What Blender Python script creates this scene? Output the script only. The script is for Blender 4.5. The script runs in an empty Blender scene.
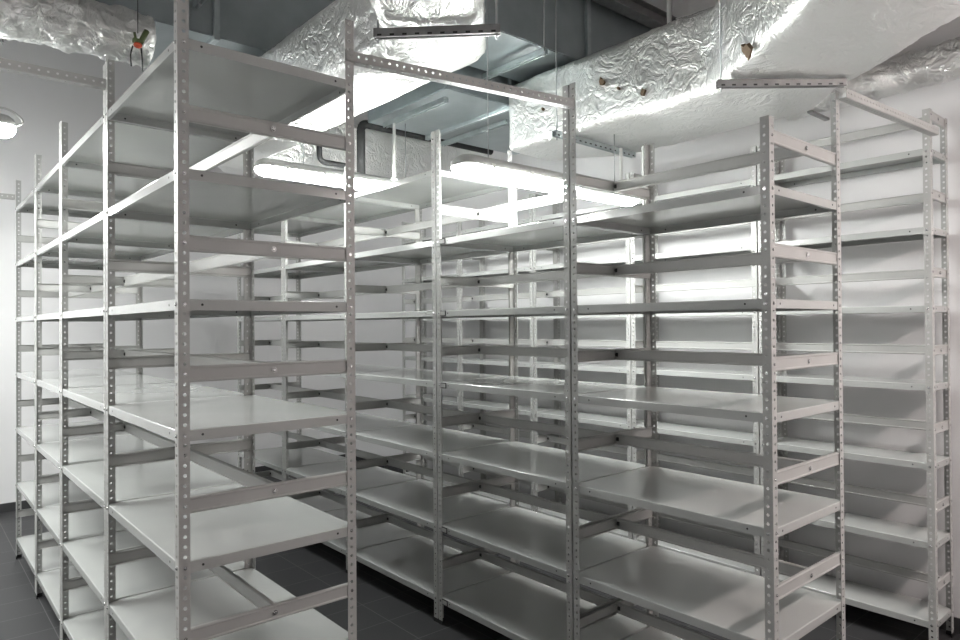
import bpy, bmesh, math, random
from mathutils import Vector, Matrix, noise
random.seed(7)
sc = bpy.context.scene
C = sc.collection

# ------------------------------------------------------------------ layout
H = 1.7217
XL, YL, DL = 0.6589, 2.2147, 0.6298
LF = [0.0, 0.9886, 2.0492, 2.9541, 3.9399]
XM, YM, DM = 2.3701, 1.1541, 0.6181
MF = [0.0, 0.9605, 2.0, 3.03, 4.0721, 5.07]
XR, YR, DR = 4.0970, 1.1366, 0.2971
RF = [0.0, 0.9508, 1.9293, 2.9438, 3.9457, 4.93]
SP = 0.41478
S1 = 2.6429
SZ = {k: S1 - (k - 1) * SP for k in range(1, 8)}          # shelf tops
BZ = {k: SZ[k] - 0.212 if k else S1 + 0.203 for k in range(0, 7)}   # brace tops
WX0, WX1, WY0, WY1, CZ = -2.9, 4.45, -2.3, 7.75, 4.8

# ------------------------------------------------------------------ helpers
def new(name, mesh, parent=None, loc=(0, 0, 0), rz=0.0):
    o = bpy.data.objects.new(name, mesh)
    C.objects.link(o)
    o.location = loc
    o.rotation_euler = (0, 0, rz)
    if parent: o.parent = parent
    return o

def tag(o, label=None, cat=None, group=None, kind=None):
    if label: o['label'] = label
    if cat: o['category'] = cat
    if group: o['group'] = group
    if kind: o['kind'] = kind
    return o

def mesh_from(bm, name, mats, smooth=False):
    me = bpy.data.meshes.new(name)
    bmesh.ops.recalc_face_normals(bm, faces=bm.faces)
    if smooth:
        for f in bm.faces: f.smooth = True
    bm.to_mesh(me); bm.free()
    for m in mats: me.materials.append(m)
    return me

def box(bm, lo, hi, mi=0):
    r = bmesh.ops.create_cube(bm, size=1.0)
    s = [hi[i] - lo[i] for i in range(3)]; c = [(hi[i] + lo[i]) / 2 for i in range(3)]
    for v in r['verts']:
        v.co = Vector((v.co.x * s[0] + c[0], v.co.y * s[1] + c[1], v.co.z * s[2] + c[2]))
    fs = {f for v in r['verts'] for f in v.link_faces}
    for f in fs: f.material_index = mi
    return r['verts']

def cyl(bm, a, b, r, seg=10, mi=0, r2=None):
    a = Vector(a); b = Vector(b); d = b - a
    q = Vector((0, 0, 1)).rotation_difference(d.normalized()).to_matrix().to_4x4()
    m = Matrix.Translation((a + b) / 2) @ q
    res = bmesh.ops.create_cone(bm, cap_ends=True, segments=seg, radius1=r, radius2=r if r2 is None else r2, depth=d.length, matrix=m)
    fs = {f for v in res['verts'] for f in v.link_faces}
    for f in fs:
        f.material_index = mi
        if len(f.verts) == 4: f.smooth = True

def tube(bm, pts, r, seg=12, mi=0):
    pts = [Vector(p) for p in pts]
    rings = []
    up = Vector((0.3, 0.2, 1)).normalized()
    for i, p in enumerate(pts):
        t = (pts[min(i + 1, len(pts) - 1)] - pts[max(i - 1, 0)]).normalized()
        u = t.cross(up)
        if u.length < 1e-3: u = t.cross(Vector((1, 0, 0)))
        u.normalize(); w = t.cross(u)
        rings.append([bm.verts.new(p + r * (math.cos(2 * math.pi * k / seg) * u + math.sin(2 * math.pi * k / seg) * w)) for k in range(seg)])
    for A, B in zip(rings, rings[1:]):
        for k in range(seg):
            f = bm.faces.new((A[k], A[(k + 1) % seg], B[(k + 1) % seg], B[k])); f.smooth = True; f.material_index = mi
    bm.faces.new(rings[0]); bm.faces.new(rings[-1])

def bend(pts, r, n=6):
    """round the corners of a polyline"""
    pts = [Vector(p) for p in pts]; out = [pts[0]]
    for a, b, c in zip(pts, pts[1:], pts[2:]):
        p = b + (a - b).normalized() * r; q = b + (c - b).normalized() * r
        for i in range(n + 1):
            t = i / n
            out.append((1 - t) ** 2 * p + 2 * t * (1 - t) * b + t * t * q)
    out.append(pts[-1]); return out

# ------------------------------------------------------------------ materials
def mat(name, col, rough=0.5, metal=0.0, spec=0.5, coat=0.0, emis=None, es=0.0):
    m = bpy.data.materials.new(name); m.use_nodes = True
    b = m.node_tree.nodes['Principled BSDF']
    b.inputs['Base Color'].default_value = (*col, 1)
    b.inputs['Roughness'].default_value = rough
    b.inputs['Metallic'].default_value = metal
    b.inputs['Specular IOR Level'].default_value = spec
    b.inputs['Coat Weight'].default_value = coat
    if emis:
        b.inputs['Emission Color'].default_value = (*emis, 1)
        b.inputs['Emission Strength'].default_value = es
    return m

def nd(m, t, **kw):
    n = m.node_tree.nodes.new(t)
    for k, v in kw.items():
        if hasattr(n, k): setattr(n, k, v)
        else: n.inputs[k].default_value = v
    return n

def lk(m, a, b): m.node_tree.links.new(a, b)

def vary(m, scale, c1, c2, bump=0.0, bscale=60, rough=None):
    b = m.node_tree.nodes['Principled BSDF']
    tc = nd(m, 'ShaderNodeTexCoord')
    n = nd(m, 'ShaderNodeTexNoise'); n.inputs['Scale'].default_value = scale; n.inputs['Detail'].default_value = 5
    lk(m, tc.outputs['Object'], n.inputs['Vector'])
    r = nd(m, 'ShaderNodeValToRGB')
    r.color_ramp.elements[0].color = (*c1, 1); r.color_ramp.elements[0].position = .3
    r.color_ramp.elements[1].color = (*c2, 1); r.color_ramp.elements[1].position = .7
    lk(m, n.outputs['Fac'], r.inputs['Fac']); lk(m, r.outputs['Color'], b.inputs['Base Color'])
    if rough:
        mr = nd(m, 'ShaderNodeMapRange'); mr.inputs['To Min'].default_value = rough[0]; mr.inputs['To Max'].default_value = rough[1]
        lk(m, n.outputs['Fac'], mr.inputs['Value']); lk(m, mr.outputs['Result'], b.inputs['Roughness'])
    if bump:
        n2 = nd(m, 'ShaderNodeTexNoise'); n2.inputs['Scale'].default_value = bscale; n2.inputs['Detail'].default_value = 3
        lk(m, tc.outputs['Object'], n2.inputs['Vector'])
        bp = nd(m, 'ShaderNodeBump'); bp.inputs['Strength'].default_value = bump; bp.inputs['Distance'].default_value = .004
        lk(m, n2.outputs['Fac'], bp.inputs['Height']); lk(m, bp.outputs['Normal'], b.inputs['Normal'])
    return m

POWDER = vary(mat('powder_coat', (.44, .45, .44), .28, 0, .5), 3, (.43, .44, .43), (.46, .47, .455), rough=(.11, .17))
POSTM = vary(mat('post_coat', (.44, .44, .43), .36, 0, .5), 6, (.42, .42, .41), (.46, .46, .445), rough=(.32, .44))
ZINC = mat('zinc_bolt', (.7, .7, .7), .25, 1.0)
DARK = mat('dark_hole', (.03, .03, .03), .6)
BLACK = mat('black_plastic', (.015, .015, .015), .45)
HOLDER = mat('label_card', (.42, .42, .41), .5)
PIPE = vary(mat('pipe_insulation', (.02, .02, .021), .7), 12, (.016, .016, .017), (.03, .03, .031), .3, 90)
ROD = mat('threaded_steel', (.42, .43, .44), .38, .9)
CONDUIT = mat('white_conduit', (.75, .76, .74), .35)
GALV = vary(mat('galvanised_sheet', (.28, .34, .36), .38, .75), 7, (.35, .395, .41), (.42, .465, .48), .15, 14, rough=(.3, .48))
GALVL = vary(mat('galvanised_strut', (.5, .55, .56), .35, .8), 20, (.44, .49, .5), (.55, .6, .61))
CHAN = vary(mat('strut_channel', (.3, .3, .3), .45, .7), 20, (.26, .26, .26), (.34, .34, .34))
WALL = vary(mat('wall_paint', (.74, .735, .74), .75, 0, .3), 1.2, (.73, .725, .73), (.755, .75, .755), .12, 140)
CEIL = vary(mat('ceiling_paint', (.42, .41, .40), .85, 0, .2), 1.5, (.56, .55, .545), (.60, .59, .58), .3, 30)
HOUSING = mat('lamp_housing', (.45, .45, .44), .45)
RED = mat('red_plastic', (.55, .08, .03), .4)
GREEN = mat('green_plastic', (.10, .13, .05), .5)
TEAR = mat('torn_brown_wool', (.16, .11, .07), .9)

def lens_mat(name, col, s):
    return mat(name, (.9, .9, .9), .3, emis=col, es=s)

def foil_mat(name, base, bump, scale):
    m = mat(name, base, .3, .8)
    b = m.node_tree.nodes['Principled BSDF']
    tc = nd(m, 'ShaderNodeTexCoord')
    w = nd(m, 'ShaderNodeTexNoise'); w.inputs['Scale'].default_value = 2.6; w.inputs['Detail'].default_value = 3
    lk(m, tc.outputs['Object'], w.inputs['Vector'])
    mx = nd(m, 'ShaderNodeVectorMath', operation='MULTIPLY_ADD')
    mx.inputs[1].default_value = (.55, .55, .55)
    lk(m, w.outputs['Color'], mx.inputs[0]); lk(m, tc.outputs['Object'], mx.inputs[2])
    acc = None
    # sharp pressed creases: ridged noise at three sizes
    for sc_, amp, dist in ((scale * .55, 1.0, 1.2), (scale * 1.5, .5, .8), (scale * 4.2, .2, .4)):
        n = nd(m, 'ShaderNodeTexNoise'); n.inputs['Scale'].default_value = sc_; n.inputs['Detail'].default_value = 1.5
        n.inputs['Distortion'].default_value = dist
        lk(m, mx.outputs[0], n.inputs['Vector'])
        s1 = nd(m, 'ShaderNodeMath', operation='SUBTRACT'); s1.inputs[1].default_value = .5; lk(m, n.outputs['Fac'], s1.inputs[0])
        s2 = nd(m, 'ShaderNodeMath', operation='ABSOLUTE'); lk(m, s1.outputs[0], s2.inputs[0])
        s3 = nd(m, 'ShaderNodeMath', operation='POWER'); s3.inputs[1].default_value = .6; lk(m, s2.outputs[0], s3.inputs[0])
        s4 = nd(m, 'ShaderNodeMath', operation='MULTIPLY'); s4.inputs[1].default_value = amp; lk(m, s3.outputs[0], s4.inputs[0])
        if acc is None: acc = s4
        else:
            ad = nd(m, 'ShaderNodeMath', operation='ADD'); lk(m, acc.outputs[0], ad.inputs[0]); lk(m, s4.outputs[0], ad.inputs[1]); acc = ad
    bp = nd(m, 'ShaderNodeBump'); bp.inputs['Strength'].default_value = bump; bp.inputs['Distance'].default_value = .02
    lk(m, acc.outputs[0], bp.inputs['Height']); lk(m, bp.outputs['Normal'], b.inputs['Normal'])
    mr = nd(m, 'ShaderNodeMapRange'); mr.inputs['To Min'].default_value = .22; mr.inputs['To Max'].default_value = .42
    lk(m, w.outputs['Fac'], mr.inputs['Value']); lk(m, mr.outputs['Result'], b.inputs['Roughness'])
    return m
FOIL = foil_mat('foil_wrap', (.90, .90, .89), .6, 12)
FOILC = foil_mat('foil_wrap_crumpled', (.84, .84, .83), .8, 14)

FLOOR = mat('floor_tile', (.05, .05, .052), .5)
def floor_nodes():
    m = FLOOR; b = m.node_tree.nodes['Principled BSDF']
    tc = nd(m, 'ShaderNodeTexCoord'); mp = nd(m, 'ShaderNodeMapping')
    mp.inputs['Location'].default_value = (-(2.17 % .3), -(3.37 % .3), 0)
    lk(m, tc.outputs['Object'], mp.inputs['Vector'])
    br = nd(m, 'ShaderNodeTexBrick', offset=0.0, squash=1.0)
    br.inputs['Scale'].default_value = 1; br.inputs['Brick Width'].default_value = .3; br.inputs['Row Height'].default_value = .3
    br.inputs['Mortar Size'].default_value = .0022; br.inputs['Mortar Smooth'].default_value = .2
    br.inputs['Color1'].default_value = (.033, .033, .035, 1); br.inputs['Color2'].default_value = (.038, .038, .040, 1)
    br.inputs['Mortar'].default_value = (.12, .12, .12, 1)
    lk(m, mp.outputs[0], br.inputs['Vector']); lk(m, br.outputs['Color'], b.inputs['Base Color'])
    bp = nd(m, 'ShaderNodeBump'); bp.inputs['Strength'].default_value = .4; bp.inputs['Distance'].default_value = .002; bp.invert = True
    lk(m, br.outputs['Fac'], bp.inputs['Height']); lk(m, bp.outputs['Normal'], b.inputs['Normal'])
floor_nodes()

# ------------------------------------------------------------------ room
def struct(name, lo, hi, m):
    bm = bmesh.new(); box(bm, lo, hi)
    o = new(name, mesh_from(bm, name, [m])); o['kind'] = 'structure'; return o
T = .12
struct('floor', (WX0 - T, WY0 - T, -.1), (WX1 + T, WY1 + T, 0), FLOOR)
struct('ceiling', (WX0 - T, WY0 - T, CZ), (WX1 + T, WY1 + T, CZ + .1), CEIL)
struct('wall_left', (WX0 - T, WY0 - T, 0), (WX0, WY1 + T, CZ), WALL)
struct('wall_right', (WX1, WY0 - T, 0), (WX1 + T, WY1 + T, CZ), WALL)
struct('wall_back', (WX0, WY1, 0), (WX1, WY1 + T, CZ), WALL)
struct('wall_front', (WX0, WY0 - T, 0), (WX1, WY0, CZ), WALL)
struct('baseboard_back', (WX0, WY1 - .01, 0), (WX1, WY1, .085), FLOOR)
struct('baseboard_right', (WX1 - .01, WY0, 0), (WX1, WY1 - .01, .085), FLOOR)
struct('baseboard_left', (WX0, WY0, 0), (WX0 + .01, WY1 - .01, .085), FLOOR)

# ------------------------------------------------------------------ shelving meshes
PW, PT, HP = .035, .002, SP / 13
def post_mesh(h):
    bm = bmesh.new()
    z0 = (SZ[7] - .0175) % HP - HP / 2
    n = int((h - z0) / HP)
    R = .0060
    def plate(fn):
        """fn(u, z) -> co ; u from 0..PW"""
        vs = {}
        def V(u, z):
            k = (round(u, 5), round(z, 5))
            if k not in vs: vs[k] = bm.verts.new(fn(u, z))
            return vs[k]
        if z0 > 1e-4: bm.faces.new([V(0, 0), V(PW, 0), V(PW, z0), V(0, z0)])
        for i in range(n):
            a, b = z0 + i * HP, z0 + (i + 1) * HP
            c = Vector((PW * .56, (a + b) / 2))
            ring = [V(c.x + R * math.cos(t), c.y + R * math.sin(t)) for t in [math.pi / 8 + k * math.pi / 4 for k in range(8)]]
            q = [V(PW, b), V(0, b), V(0, a), V(PW, a)]      # corners matching ring 0/1,2/3,4/5,6/7
            for k in range(4):
                bm.faces.new([q[k], ring[2 * k + 1], ring[2 * k]])
                bm.faces.new([q[k], q[(k + 1) % 4], ring[(2 * k + 2) % 8], ring[2 * k + 1]])
        a = z0 + n * HP
        if h - a > 1e-4: bm.faces.new([V(0, a), V(PW, a), V(PW, h), V(0, h)])
    plate(lambda u, z: (u, 0, z))
    plate(lambda u, z: (0, u, z))
    bmesh.ops.remove_doubles(bm, verts=bm.verts, dist=1e-5)
    # thickness towards the inside of the angle
    geo = bmesh.ops.extrude_face_region(bm, geom=list(bm.faces))
    bm.verts.ensure_lookup_table()
    for v in [g for g in geo['geom'] if isinstance(g, bmesh.types.BMVert)]:
        x, y, z = v.co
        if abs(x) < 1e-6 and abs(y) < 1e-6: v.co = Vector((PT, PT, z))
        elif abs(y) < 1e-6: v.co.y = PT
        else: v.co.x = PT
    return mesh_from(bm, 'post', [POSTM])
_pm = {}
def post(h):
    if h not in _pm: _pm[h] = post_mesh(h)
    return _pm[h]
bm = bmesh.new()
box(bm, (-.002, -.002, 0), (PW + .001, .005, .022)); box(bm, (-.002, .005, 0), (.005, PW + .001, .022))
FOOT = mesh_from(bm, 'post_foot', [BLACK])

def bolt(bm, p, ax, r=.0066, mi=1):
    p = Vector(p); a = Vector(ax)
    cyl(bm, p, p + a * .0025, r, 10, mi); cyl(bm, p + a * .0025, p + a * .0045, r * .8, 10, mi, r * .45)

def shelf_mesh(D, L):
    """tray: x 0..D, y 0..L, top at z=0"""
    bm = bmesh.new()
    g = PT + .0004
    vs = box(bm, (g, g, -.035), (D - g, L - g, 0))
    es = [e for e in bm.edges if all(v.co.z > -.001 for v in e.verts)]
    bmesh.ops.bevel(bm, geom=es, offset=.004, segments=3, affect='EDGES', profile=.5)
    for f in bm.faces: f.smooth = False
    bot = [f for f in bm.faces if all(v.co.z < -.034 for v in f.verts)]
    bmesh.ops.delete(bm, geom=bot, context='FACES_ONLY')
    bmesh.ops.recalc_face_normals(bm, faces=bm.faces)
    if sum(f.normal.z * f.calc_area() for f in bm.faces) < 0: bmesh.ops.reverse_faces(bm, faces=bm.faces)
    bmesh.ops.solidify(bm, geom=list(bm.faces), thickness=.0014)
    w = .013
    for lo, hi in (((g, g, -.0354), (g + w, L - g, -.034)), ((D - g - w, g, -.0354), (D - g, L - g, -.034)),
                   ((g + w, g, -.0354), (D - g - w, g + w, -.034)), ((g + w, L - g - w, -.0354), (D - g - w, L - g, -.034))):
        box(bm, lo, hi)
    e = PW * .56
    for x, sx in ((0, -1), (D, 1)):
        for y in (e, L - e): bolt(bm, (x, y, -.0175), (sx, 0, 0))
        for y in (.1, L - .1): cyl(bm, (x - sx * .004, y, -.0175), (x - sx * (g - .0006), y, -.0175), .0042, 8, 2)
    for y, sy in ((0, -1), (L, 1)):
        for x in (e, D - e): bolt(bm, (x, y, -.0175), (0, sy, 0), .0055)
        for x in (.075, D - .075): cyl(bm, (x, y - sy * .004, -.0175), (x, y - sy * (g - .0006), -.0175), .0042, 8, 2)
    return mesh_from(bm, 'shelf', [POWDER, ZINC, DARK])

PROF = [(.014, -.052), (.003, -.052), (0, -.049), (0, -.045), (.002, -.042), (.002, -.010), (0, -.007), (0, -.003), (.003, 0), (.014, 0)]
def cprofile(bm, L, fn):
    vs = [[bm.verts.new(fn(t, a, z)) for a, z in PROF] for t in (0, L)]
    fs = []
    for k in range(len(PROF) - 1):
        fs.append(bm.faces.new((vs[0][k], vs[0][k + 1], vs[1][k + 1], vs[1][k])))
    bmesh.ops.recalc_face_normals(bm, faces=fs)
    bmesh.ops.solidify(bm, geom=fs, thickness=.0012)

def brace_mesh(D):
    """end brace along x, outer face at y=0 looking to -y"""
    bm = bmesh.new(); g = PT + .001
    cprofile(bm, D - 2 * g, lambda t, a, z: Vector((g + t, g + a, z)))
    e = PW * .56
    for x in (e, D - e): bolt(bm, (x, 0, -.026), (0, -1, 0), .0055)
    bolt(bm, (D / 2, g, -.026), (0, -1, 0), .009)
    return mesh_from(bm, 'end_brace', [POSTM, ZINC])

def centre_mesh(L):
    bm = bmesh.new(); g = .018
    cprofile(bm, L - 2 * g, lambda t, a, z: Vector((a - .007, g + t, z)))
    # end plates that the bolts go through
    for y in (g - .002, L - g): box(bm, (-.012, y, -.046), (.016, y + .002, -.006), 0)
    for y, s in ((g, 1), (L - g, -1)): cyl(bm, (.0, y, -.026), (0, y + s * .014, -.026), .0115, 8, 1)
    return mesh_from(bm, 'centre_beam', [POSTM, DARK])

_sm, _bm_, _cm = {}, {}, {}
def bay(name, x, y, D, L, shelves, braces, heights, label, group, clips=()):
    root = new(name, None, None, (x, y, 0))
    tag(root, label, 'shelving unit', group)
    g = .0047
    L2 = L - 2 * g
    corners = [(0, g, 0), (D, g, 1), (D, L - g, 2), (0, L - g, 3)]
    for (cx, cy, q), h in zip(corners, heights):
        p = new('post', post(h), root, (cx, cy, .003), q * math.pi / 2)
        new('post_foot', FOOT, p, (0, 0, -.003))
    kS = (round(D, 4), round(L2, 4))
    if kS not in _sm: _sm[kS] = shelf_mesh(D, L2)
    if kS[0] not in _bm_: _bm_[kS[0]] = brace_mesh(D)
    if kS[1] not in _cm: _cm[kS[1]] = centre_mesh(L2)
    for k in shelves:
        s = new('shelf', _sm[kS], root, (0, g, SZ[k]))
        if k in clips:
            b = bmesh.new()
            box(b, (-.003, L2 - .085, -.034), (.001, L2 - .037, -.002), 0)
            box(b, (-.0045, L2 - .081, -.029), (-.003, L2 - .041, -.007), 1)
            tag(new('label_holder', mesh_from(b, 'label_holder', [BLACK, HOLDER]), s), 'small dark-framed label holder on the shelf lip')
    for k in braces:
        new('end_brace', _bm_[kS[0]], root, (0, g, BZ[k]))
        new('end_brace', _bm_[kS[0]], root, (D, g + L2, BZ[k]), math.pi)
        new('centre_beam', _cm[kS[1]], root, (D / 2, g, BZ[k]))
    return root

TALL = 2.845
Lbl = ['nearest grey metal shelving unit of the left row, seen end-on in the left foreground',
       'second unit from the camera in the left row of grey metal shelving',
       'third unit from the camera in the left row of grey metal shelving',
       'farthest unit of the left row of grey metal shelving, near the far wall']
for i in range(4):
    bay('shelving_unit', XL, YL + LF[i], DL, LF[i + 1] - LF[i], range(1, 8), range(1, 7), [TALL + (.02 if i == 0 else 0)] * 4, Lbl[i], 'left row of shelving units')
Mbl = ['nearest unit of the middle row, lower end unit open at the right',
       'second unit of the middle row, with black label holders, under the hanging lamp',
       'third unit of the middle row, topped by a shelf, left of the label holders',
       'fourth unit of the middle row, mostly behind the left row of shelving',
       'farthest unit of the middle row, at the dark far end of the aisle']
for i in range(5):
    hts = {0: [2.47, 2.69, 2.665, TALL], 1: [TALL, 2.665, 2.75, 2.862], 2: [2.862, TALL, TALL, TALL]}.get(i, [TALL] * 4)
    bay('shelving_unit', XM, YM + MF[i], DM, MF[i + 1] - MF[i], range(2 if i < 2 else 1, 8), range(1, 7), hts, Mbl[i],
        'middle row of shelving units', clips=(2, 3, 4, 6, 7) if i == 1 else ())
Rbl = ['nearest shallow shelving unit on the right wall, at the right edge',
       'second shallow shelving unit on the right wall, behind the end middle unit',
       'third shallow shelving unit along the right wall, seen through the second middle unit',
       'fourth shallow shelving unit along the right wall, seen through the middle row',
       'farthest shallow shelving unit along the right wall, by the far corner']
for i in range(5):
    bay('shallow_shelving_unit', XR, YR + RF[i], DR, RF[i + 1] - RF[i], range(1, 8), range(0, 7), [TALL] * 4, Rbl[i], 'shallow shelving along the right wall')

# ------------------------------------------------------------------ tie rails between the rows
def rail(p, q, label, w=.035):
    p = Vector(p); q = Vector(q); L = (q - p).length; n = int(L / HP)
    bm = bmesh.new()
    # vertical web with real holes, and a flange at the bottom
    def plate(fn, dt):
        vs = {}
        def V(u, z):
            k = (round(u, 5), round(z, 5))
            if k not in vs: vs[k] = bm.verts.new(fn(u, z))
            return vs[k]
        fs = []
        st = L / n
        for i in range(n):
            a, b = i * st, (i + 1) * st; c = ((a + b) / 2, w / 2)
            ring = [V(c[0] + .005 * math.cos(t), c[1] + .005 * math.sin(t)) for t in [math.pi / 8 + k * math.pi / 4 for k in range(8)]]
            qd = [V(b, w), V(a, w), V(a, 0), V(b, 0)]
            for k in range(4):
                fs.append(bm.faces.new([qd[k], ring[2 * k + 1], ring[2 * k]]))
                fs.append(bm.faces.new([qd[k], qd[(k + 1) % 4], ring[(2 * k + 2) % 8], ring[2 * k + 1]]))
        bmesh.ops.recalc_face_normals(bm, faces=fs)
        bmesh.ops.solidify(bm, geom=fs, thickness=dt)
    plate(lambda u, z: (u, 0, z), .002)
    plate(lambda u, z: (u, .002 + z, 0), .002)
    o = new('tie_rail', mesh_from(bm, 'tie_rail', [POSTM]), None, p, math.atan2(q.y - p.y, q.x - p.x))
    o.rotation_euler[1] = -math.asin((q.z - p.z) / L)
    return tag(o, label, 'tie rail', 'perforated tie rails joining the rows')
rail((XL + DL - .035, YL - .006, 2.712), (XM + .0, YM + MF[1] - .034, 2.735), 'tie rail crossing the aisle from the left row to the middle row')
rail((XM + DM - .03, YM - .036, 2.655), (XR + .0, YR - .0365, 2.70), 'tie rail joining the end of the middle row to the shelving on the right wall')
rail((WX0, YL + LF[1] - .036, 2.715), (XL - .002, YL + LF[1] - .036, 2.735), 'tie rail entering from the left edge to the second left-row frame')
rail((WX0, YL + LF[4] + .001, 2.69), (XL - .002, YL + LF[4] + .001, 2.705), 'tie rail at the far left, fixed to the farthest post of the left row')

# ------------------------------------------------------------------ lamps
LAMPE = lens_mat('lamp_lens', (.975, 1.0, .975), 25.0)
LAMPL = lens_mat('lamp_lens_dimmed', (1.0, .97, .95), 9.0)  # emission turned down to weaken the added left-aisle lamp
LAMPW = lens_mat('lamp_lens_near', (1.0, .885, .85), 20.0)
def lamp(x, y, z, L, label, lens=LAMPE, rods=((.2, CZ),), alongy=False, cable=False, clips=True):
    """z = underside of the lens; runs along +x from x"""
    root = new('tube_lamp', None, None, (x, y, z), math.pi / 2 if alongy else 0)
    tag(root, label, 'ceiling lamp', 'fluorescent tube lamps')
    w = .085
    def shell(prof, name, m):
        bm = bmesh.new(); n = 10; rings = []
        secs = [(.0, .35), (.012, .7), (.035, .93), (.07, 1.0), (L - .07, 1.0), (L - .035, .93), (L - .012, .7), (L, .35)]
        for xs, s in secs:
            rings.append([bm.verts.new((xs, a * w * s, zz)) for a, zz in prof(s)])
        for A, B in zip(rings, rings[1:]):
            for k in range(len(A)):
                f = bm.faces.new((A[k], A[(k + 1) % len(A)], B[(k + 1) % len(A)], B[k])); f.smooth = True
        bm.faces.new(rings[0]); bm.faces.new(rings[-1])
        return new(name, mesh_from(bm, name, [m]), root)
    shell(lambda s: [(math.cos(t), .055 - .055 * s * math.sin(t)) for t in [math.pi * k / 12 for k in range(13)]], 'lens', lens)
    shell(lambda s: [(1.06 * math.cos(t), .057 + .062 * s * abs(math.sin(t)) ** .7) for t in [math.pi * k / 12 for k in range(13)]], 'housing', HOUSING)
    for rx, zt in rods:
        bm = bmesh.new(); cyl(bm, (rx, 0, .10), (rx, 0, zt - z), .003, 6)
        new('suspension_wire', mesh_from(bm, 'suspension_wire', [ROD]), root)
    if clips:
        for k in range(5):
            xx = L * (.12 + .19 * k)
            for s in (-1, 1):
                bm = bmesh.new(); box(bm, (-.012, -.004, .045), (.012, .004, .072))
                new('clip', mesh_from(bm, 'clip', [CONDUIT]), root, (xx, s * w * 1.03, 0))
    if cable:
        bm = bmesh.new()
        tube(bm, bend([(L - .3, .02, .15), (L - .02, .02, .16), (L + .05, .02, .10), (L - .03, .02, .06)], .04), .006, 8)
        new('cable', mesh_from(bm, 'cable', [HOUSING]), root)
    return root
lamp(2.18, 2.72, 2.50, 1.50, 'long white tube lamp hanging over the second unit of the middle row', rods=((.22, CZ), (1.3, 2.95)))
lamp(1.80, 4.38, 2.74, 1.50, 'tube lamp hanging in the aisle between the left and middle rows', rods=((.34, 3.45), (1.2, 3.31)))
lamp(-1.05, 4.20, 2.70, 1.50, 'tube lamp cut off at the left edge, with a cable loop on its end', rods=((.3, 3.45), (1.2, 3.45)), cable=True)
lamp(2.6, -.45, 2.62, 1.50, 'tube lamp near the camera on the right, outside the picture', LAMPW, clips=False)
lamp(-1.7, 2.45, 2.72, 1.50, 'added tube lamp in the left aisle, outside the picture', LAMPL, clips=False)  # unseen lamp added to light the left tie rail and left-row faces
lamp(-1.4, 6.55, 2.70, 1.50, 'added tube lamp by the far left corner, outside the picture', LAMPE, clips=False)  # unseen lamp added to brighten the far wall at the left

# ------------------------------------------------------------------ ducts
def foil_solid(name, poly, z0, z1, m, amp=.02, bev=.05, vox=.03, seed=0.0, parent=None):
    bm = bmesh.new()
    vs = [bm.verts.new((x, y, z0)) for x, y in poly]
    f = bm.faces.new(vs)
    r = bmesh.ops.extrude_face_region(bm, geom=[f])
    for v in [g for g in r['geom'] if isinstance(g, bmesh.types.BMVert)]: v.co.z = z1
    bmesh.ops.recalc_face_normals(bm, faces=bm.faces)
    bmesh.ops.bevel(bm, geom=list(bm.edges), offset=bev, segments=3, affect='EDGES')
    me = mesh_from(bm, name, [m])
    tmp = bpy.data.objects.new('tmp', me); C.objects.link(tmp)
    md = tmp.modifiers.new('r', 'REMESH'); md.mode = 'VOXEL'; md.voxel_size = vox
    dg = bpy.context.evaluated_depsgraph_get()
    me2 = bpy.data.meshes.new_from_object(tmp.evaluated_get(dg))
    bpy.data.objects.remove(tmp); me2.name = name
    me2.materials.clear(); me2.materials.append(m)
    nrm = [v.normal.copy() for v in me2.vertices]
    for v, n in zip(me2.vertices, nrm):
        p = v.co * 1.0 + Vector((seed, seed, seed))
        q = p + noise.noise_vector(p * 2.0) * .25
        rg = lambda f, o: 1 - abs(noise.noise(Vector((q.x * f * .6 + o, q.y * f + o, q.z * f * 1.3)))) * 2.4
        d = noise.noise(p * 2.5) * amp * .8 + (rg(6, 3.1) ** 3 * .35 + rg(13, 1.7) ** 3 * .28 + rg(27, 5.2) ** 2 * .13) * amp * min(1.2, max(.12, .55 + 1.9 * noise.noise(p * 1.7 + Vector((1, 5, 2)))))
        v.co += n * d
    for pl in me2.polygons: pl.use_smooth = True
    return new(name, me2, parent)

D1 = foil_solid('foil_duct', [(3.26, 3.5), (3.26, 1.9), (2.05, .45), (2.62, -.02), (3.76, 1.45), (4.03, 1.7), (4.03, 3.05), (3.7, 3.5)], 2.95, 3.42, FOIL, .012, .025, .019)
tag(D1, 'large foil-wrapped duct bending over the right side of the middle row', 'air duct')
for p, s, nx in (((3.245, 2.62, 3.20), .034, (1, 0, 0)), ((3.245, 2.32, 3.06), .026, (1, 0, 0)), ((3.248, 2.50, 3.13), .013, (1, 0, 0)), ((3.246, 3.12, 3.16), .014, (1, 0, 0)), ((2.92, 1.52, 2.97), .05, (.6, -.5, .6))):
    bm = bmesh.new(); rnd = random.Random(int(p[1] * 100)); n = 9
    q = Vector((0, 0, 1)).rotation_difference(Vector(nx).normalized()).to_matrix()
    ring = [(math.cos(2 * math.pi * k / n) * rnd.uniform(.35, 1.1), math.sin(2 * math.pi * k / n) * rnd.uniform(.3, .8)) for k in range(n)]
    lo = [bm.verts.new(q @ Vector((x * s, y * s, -.014))) for x, y in ring]; hi = [bm.verts.new(q @ Vector((x * s * .8, y * s * .8, .006))) for x, y in ring]
    for k in range(n): bm.faces.new((lo[k], lo[(k + 1) % n], hi[(k + 1) % n], hi[k]))
    bm.faces.new(lo); bm.faces.new(hi)
    o = new('foil_tear', mesh_from(bm, 'foil_tear', [TEAR]), D1, p); o['label'] = 'small brown tear in the foil'
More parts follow.
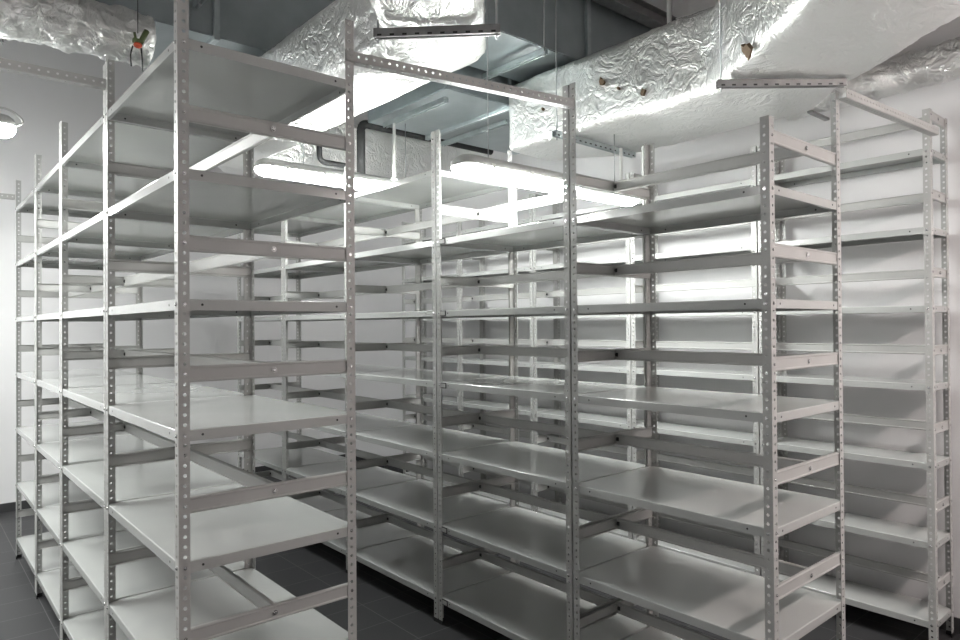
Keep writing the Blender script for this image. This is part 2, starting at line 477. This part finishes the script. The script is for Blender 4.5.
D2 = foil_solid('foil_duct', [(1.64, 5.2), (1.64, 2.62), (1.55, 2.44), (.76, 1.50), (1.08, 1.22), (1.85, 2.12), (2.06, 2.36), (2.06, 5.2)], 2.95, 3.38, FOIL, .016, .03, .019, 5.3)
tag(D2, 'foil-wrapped duct bending over the aisle above the nearest left unit', 'air duct')
D3 = foil_solid('foil_duct', [(2.1, 5.5), (4.432, 5.5), (4.432, 6.0), (2.1, 6.0)], 3.08, 3.62, FOILC, .02, .04, .025, 9.1)
tag(D3, 'crumpled foil duct crossing high at the far end behind the black pipe', 'air duct')

def foil_pipe(a, b, r, label, seed):
    a = Vector(a); b = Vector(b); L = (b - a).length; n = int(L / .02); seg = 44
    ax = (b - a).normalized(); u = ax.cross(Vector((0, 0, 1))).normalized(); w = ax.cross(u)
    bm = bmesh.new(); rings = []
    for i in range(n + 1):
        c = a + ax * (L * i / n)
        s = 1.0 if 0 < i < n else .6
        ring = []
        for k in range(seg):
            t = 2 * math.pi * k / seg
            d = u * math.cos(t) + w * math.sin(t)
            p = c + d * r
            rr = r * s * (1 + .18 * noise.noise(p * 9 + Vector((seed, 0, 0))) + .22 * (.4 - abs(noise.noise(p * 21)) * 2))
            ring.append(bm.verts.new(c + d * rr))
        rings.append(ring)
    for A, B in zip(rings, rings[1:]):
        for k in range(seg):
            f = bm.faces.new((A[k], A[(k + 1) % seg], B[(k + 1) % seg], B[k])); f.smooth = True
    bm.faces.new(rings[0]); bm.faces.new(rings[-1])
    return tag(new('foil_pipe', mesh_from(bm, 'foil_pipe', [FOILC])), label, 'insulated pipe')
foil_pipe((WX0 + .02, 3.72, 3.19), (.98, 3.72, 3.19), .125, 'crumpled foil-wrapped pipe crossing the upper left corner', 2.0)
fp = foil_pipe((4.295, 2.0, 3.13), (4.295, WY0 + .02, 3.13), .10, 'crumpled foil-wrapped pipe along the right wall under the ceiling', 6.0)
bm = bmesh.new()
for yy in (1.8,): box(bm, (4.2, yy - .015, 3.005), (WX1 - .0005, yy + .015, 3.02))
new('pipe_bracket', mesh_from(bm, 'pipe_bracket', [CHAN]), fp)

def steel_duct(name, lo, hi, label, seams, axis=0):
    root = new(name, None, None, ((lo[0] + hi[0]) / 2, (lo[1] + hi[1]) / 2, lo[2])); tag(root, label, 'air duct')
    off = Vector(root.location)
    bm = bmesh.new(); box(bm, Vector(lo) - off, Vector(hi) - off)
    bmesh.ops.bevel(bm, geom=list(bm.edges), offset=.006, segments=2, affect='EDGES')
    new('duct_body', mesh_from(bm, 'duct_body', [GALV]), root)
    for s in seams:
        bm = bmesh.new(); a = [v - .028 for v in lo]; b = [v + .028 for v in hi]
        a[axis] = s - .018; b[axis] = s + .018
        box(bm, Vector(a) - off, Vector(b) - off)
        bmesh.ops.bevel(bm, geom=list(bm.edges), offset=.004, segments=1, affect='EDGES')
        new('flange', mesh_from(bm, 'flange', [GALVL]), root)
steel_duct('steel_duct', (2.15, 2.96, 3.48), (4.40, 3.50, 3.94), 'bare galvanised duct crossing above the large foil duct', (2.55, 3.5))
steel_duct('steel_duct', (2.76, 3.55, 3.31), (4.35, 4.55, 3.90), 'wide flat galvanised duct behind the tie rail over the middle row', (3.35,))
steel_duct('steel_duct', (WX0 + .1, 4.05, 3.45), (2.70, 4.75, 3.95), 'dark blue-grey galvanised duct crossing above the left row', (.55, 1.42))

def hanger(p, q, label, rods_at=(0.03, .97), wid=.035, m=CHAN, top=CZ):
    p = Vector(p); q = Vector(q); L = (q - p).length
    ang = math.atan2(q.y - p.y, q.x - p.x)
    root = new('duct_hanger', None, None, p, ang); tag(root, label, 'duct hanger')
    bm = bmesh.new(); h = .036
    box(bm, (0, -wid / 2, 0), (L, -wid / 2 + .003, h)); box(bm, (0, wid / 2 - .003, 0), (L, wid / 2, h))
    box(bm, (0, -wid / 2, h - .003), (L, wid / 2, h))
    box(bm, (0, -wid / 2 + .003, 0), (L, -wid / 2 + .010, .003)); box(bm, (0, wid / 2 - .010, 0), (L, wid / 2 - .003, .003))
    n = int(L / .05)
    for i in range(n): box(bm, ((i + .3) * L / n, -wid / 2 - .0008, .004), ((i + .65) * L / n, -wid / 2 + .001, .012), 1)
    new('channel_bar', mesh_from(bm, 'channel_bar', [m, DARK]), root)
    for t in rods_at:
        bm = bmesh.new(); cyl(bm, (t * L, 0, -.02), (t * L, 0, top - p.z), .004, 8)
        cyl(bm, (t * L, 0, -.008), (t * L, 0, 0), .009, 6)
        new('threaded_rod', mesh_from(bm, 'threaded_rod', [ROD]), root)
    return root
hanger((3.10, 1.78, 2.905), (3.58, 1.36, 2.905), 'grey channel bar under the bend of the large foil duct at the right', (.03,))
hanger((3.10, 2.89, 2.905), (3.94, 2.91, 2.905), 'channel bar under the far part of the large foil duct, above the second middle unit', (.03,), m=GALVL)
hanger((1.477, 2.377, 2.905), (1.848, 2.015, 2.905), 'short grey channel bar under the bend of the foil duct above the aisle', (.03, .97))
hanger((2.80, 3.60, 3.235), (2.80, 4.36, 3.235), 'pale green-grey channel bar under the left end of the wide flat duct', (), m=GALVL)
hanger((3.46, 3.70, 3.235), (3.46, 4.50, 3.235), 'second channel bar under the wide flat duct, above the top shelves', (), m=GALVL)
hanger((3.04, 2.9, 3.41), (3.04, 3.48, 3.41), 'galvanised bar under the high steel duct beside the foil bend', (.02,), m=GALVL)
hanger((.45, 4.0, 3.40), (.45, 4.80, 3.40), 'hanger bar under the dark duct above the left row', (.02, .98))
hanger((1.30, 3.30, 3.58), (1.30, 4.03, 3.58), 'hanger bar high between the left duct and the foil duct', (.1, .9), m=GALVL)

# conduits dropping to the lamps, joist, pipes
def conduit(x, y, z0, z1, r, label):
    bm = bmesh.new(); cyl(bm, (0, 0, 0), (0, 0, z1 - z0), r, 10); cyl(bm, (0, 0, 0), (0, 0, .012), r * 1.8, 10)
    tag(new('conduit', mesh_from(bm, 'conduit', [CONDUIT]), None, (x, y, z0)), label, 'conduit')
conduit(2.79, 4.22, 2.815, 3.235, .012, 'white conduit dropping from the wide duct to the aisle lamp')
conduit(3.6, 2.76, 2.63, 2.885, .011, 'white conduit at the far end of the lamp over the middle row')
conduit(3.40, 2.25, 3.44, CZ, .014, 'white conduit rising from the large foil duct to the ceiling')
def joist(x0, x1, y, z, label):
    bm = bmesh.new()
    box(bm, (x0, y - .05, z), (x1, y + .05, z + .006)); box(bm, (x0, y - .05, z + .094), (x1, y + .05, z + .10)); box(bm, (x0, y - .003, z + .006), (x1, y + .003, z + .094))
    tag(new('steel_joist', mesh_from(bm, 'steel_joist', [CHAN])), label, 'joist')
joist(WX0, WX1, 2.88, 3.90, 'dark steel joist under the ceiling above the large foil duct')

bm = bmesh.new()
yp = 4.9
P = lambda x, z: (x, yp, z)
tube(bm, bend([P(2.91, 2.90), P(2.91, 3.42), P(4.36, 3.42)], .07), .035, 14)
cyl(bm, (2.91, yp, 2.86), (2.91, yp, 2.93), .048, 14); cyl(bm, (2.91, yp, 2.885), (3.04, yp, 2.885), .03, 14)
tag(new('insulated_pipe', mesh_from(bm, 'insulated_pipe', [PIPE])), 'thick black insulated pipe with an elbow, dropping behind the near right post', 'pipe')
bm = bmesh.new()
tube(bm, bend([P(2.53, CZ), P(2.53, 3.04), P(2.80, 3.04)], .06), .022, 12)
tag(new('insulated_pipe', mesh_from(bm, 'insulated_pipe', [PIPE])), 'thinner black bent pipe above the aisle lamp', 'pipe')

# connector bundle hanging at the end of the left foil pipe
root = new('cable_connector', None, None, (.86, 3.50, 3.06)); root.scale = (.72, .72, .72); tag(root, 'small red and green cable connector with dangling wires by the foil pipe', 'connector')
bm = bmesh.new(); bmesh.ops.create_icosphere(bm, subdivisions=2, radius=.028, matrix=Matrix.Diagonal((1, .8, .75, 1)))
new('red_plug', mesh_from(bm, 'red_plug', [RED], True), root, (0, 0, .02))
bm = bmesh.new(); cyl(bm, (.02, 0, .05), (.055, 0, .13), .018, 10); cyl(bm, (-.01, 0, .04), (-.02, 0, .10), .009, 8); box(bm, (-.03, -.015, .035), (.03, .015, .06))
new('green_plug', mesh_from(bm, 'green_plug', [GREEN]), root)
for x0, x1, l in ((-.03, -.045, .13), (.02, .025, .15)):
    bm = bmesh.new(); tube(bm, bend([(x0, 0, .01), (x1, 0, -.05), (x1 + .005, 0, -l)], .02), .005, 6)
    new('wire', mesh_from(bm, 'wire', [BLACK]), root)
bm = bmesh.new(); cyl(bm, (0, 0, .10), (0, 0, .42), .003, 6)
new('wire', mesh_from(bm, 'wire', [BLACK]), root)

# ------------------------------------------------------------------ world, camera, view
w = bpy.data.worlds.new('world'); sc.world = w; w.use_nodes = True
w.node_tree.nodes['Background'].inputs[0].default_value = (.5, .5, .5, 1)
w.node_tree.nodes['Background'].inputs[1].default_value = .2

cam = bpy.data.cameras.new('camera'); co = bpy.data.objects.new('camera', cam); C.objects.link(co)
cam.sensor_width = 36; cam.lens = 675.449 / 960 * 36; cam.clip_start = .05
a, pit, rol = .709, .00873, -.00698
F = Vector((math.cos(pit) * math.sin(a), math.cos(pit) * math.cos(a), math.sin(pit)))
R0 = Vector((math.cos(a), -math.sin(a), 0)); U0 = R0.cross(F)
X = R0 * math.cos(rol) + U0 * math.sin(rol); U = U0 * math.cos(rol) - R0 * math.sin(rol)
M = Matrix((X, U, -F)).transposed().to_4x4(); M.translation = (0, 0, H)
co.matrix_world = M
sc.camera = co
sc.view_settings.view_transform = 'Standard'; sc.view_settings.look = 'None'
sc.view_settings.gamma = 1; sc.view_settings.use_curve_mapping = False
sc.view_settings.exposure = 1.95
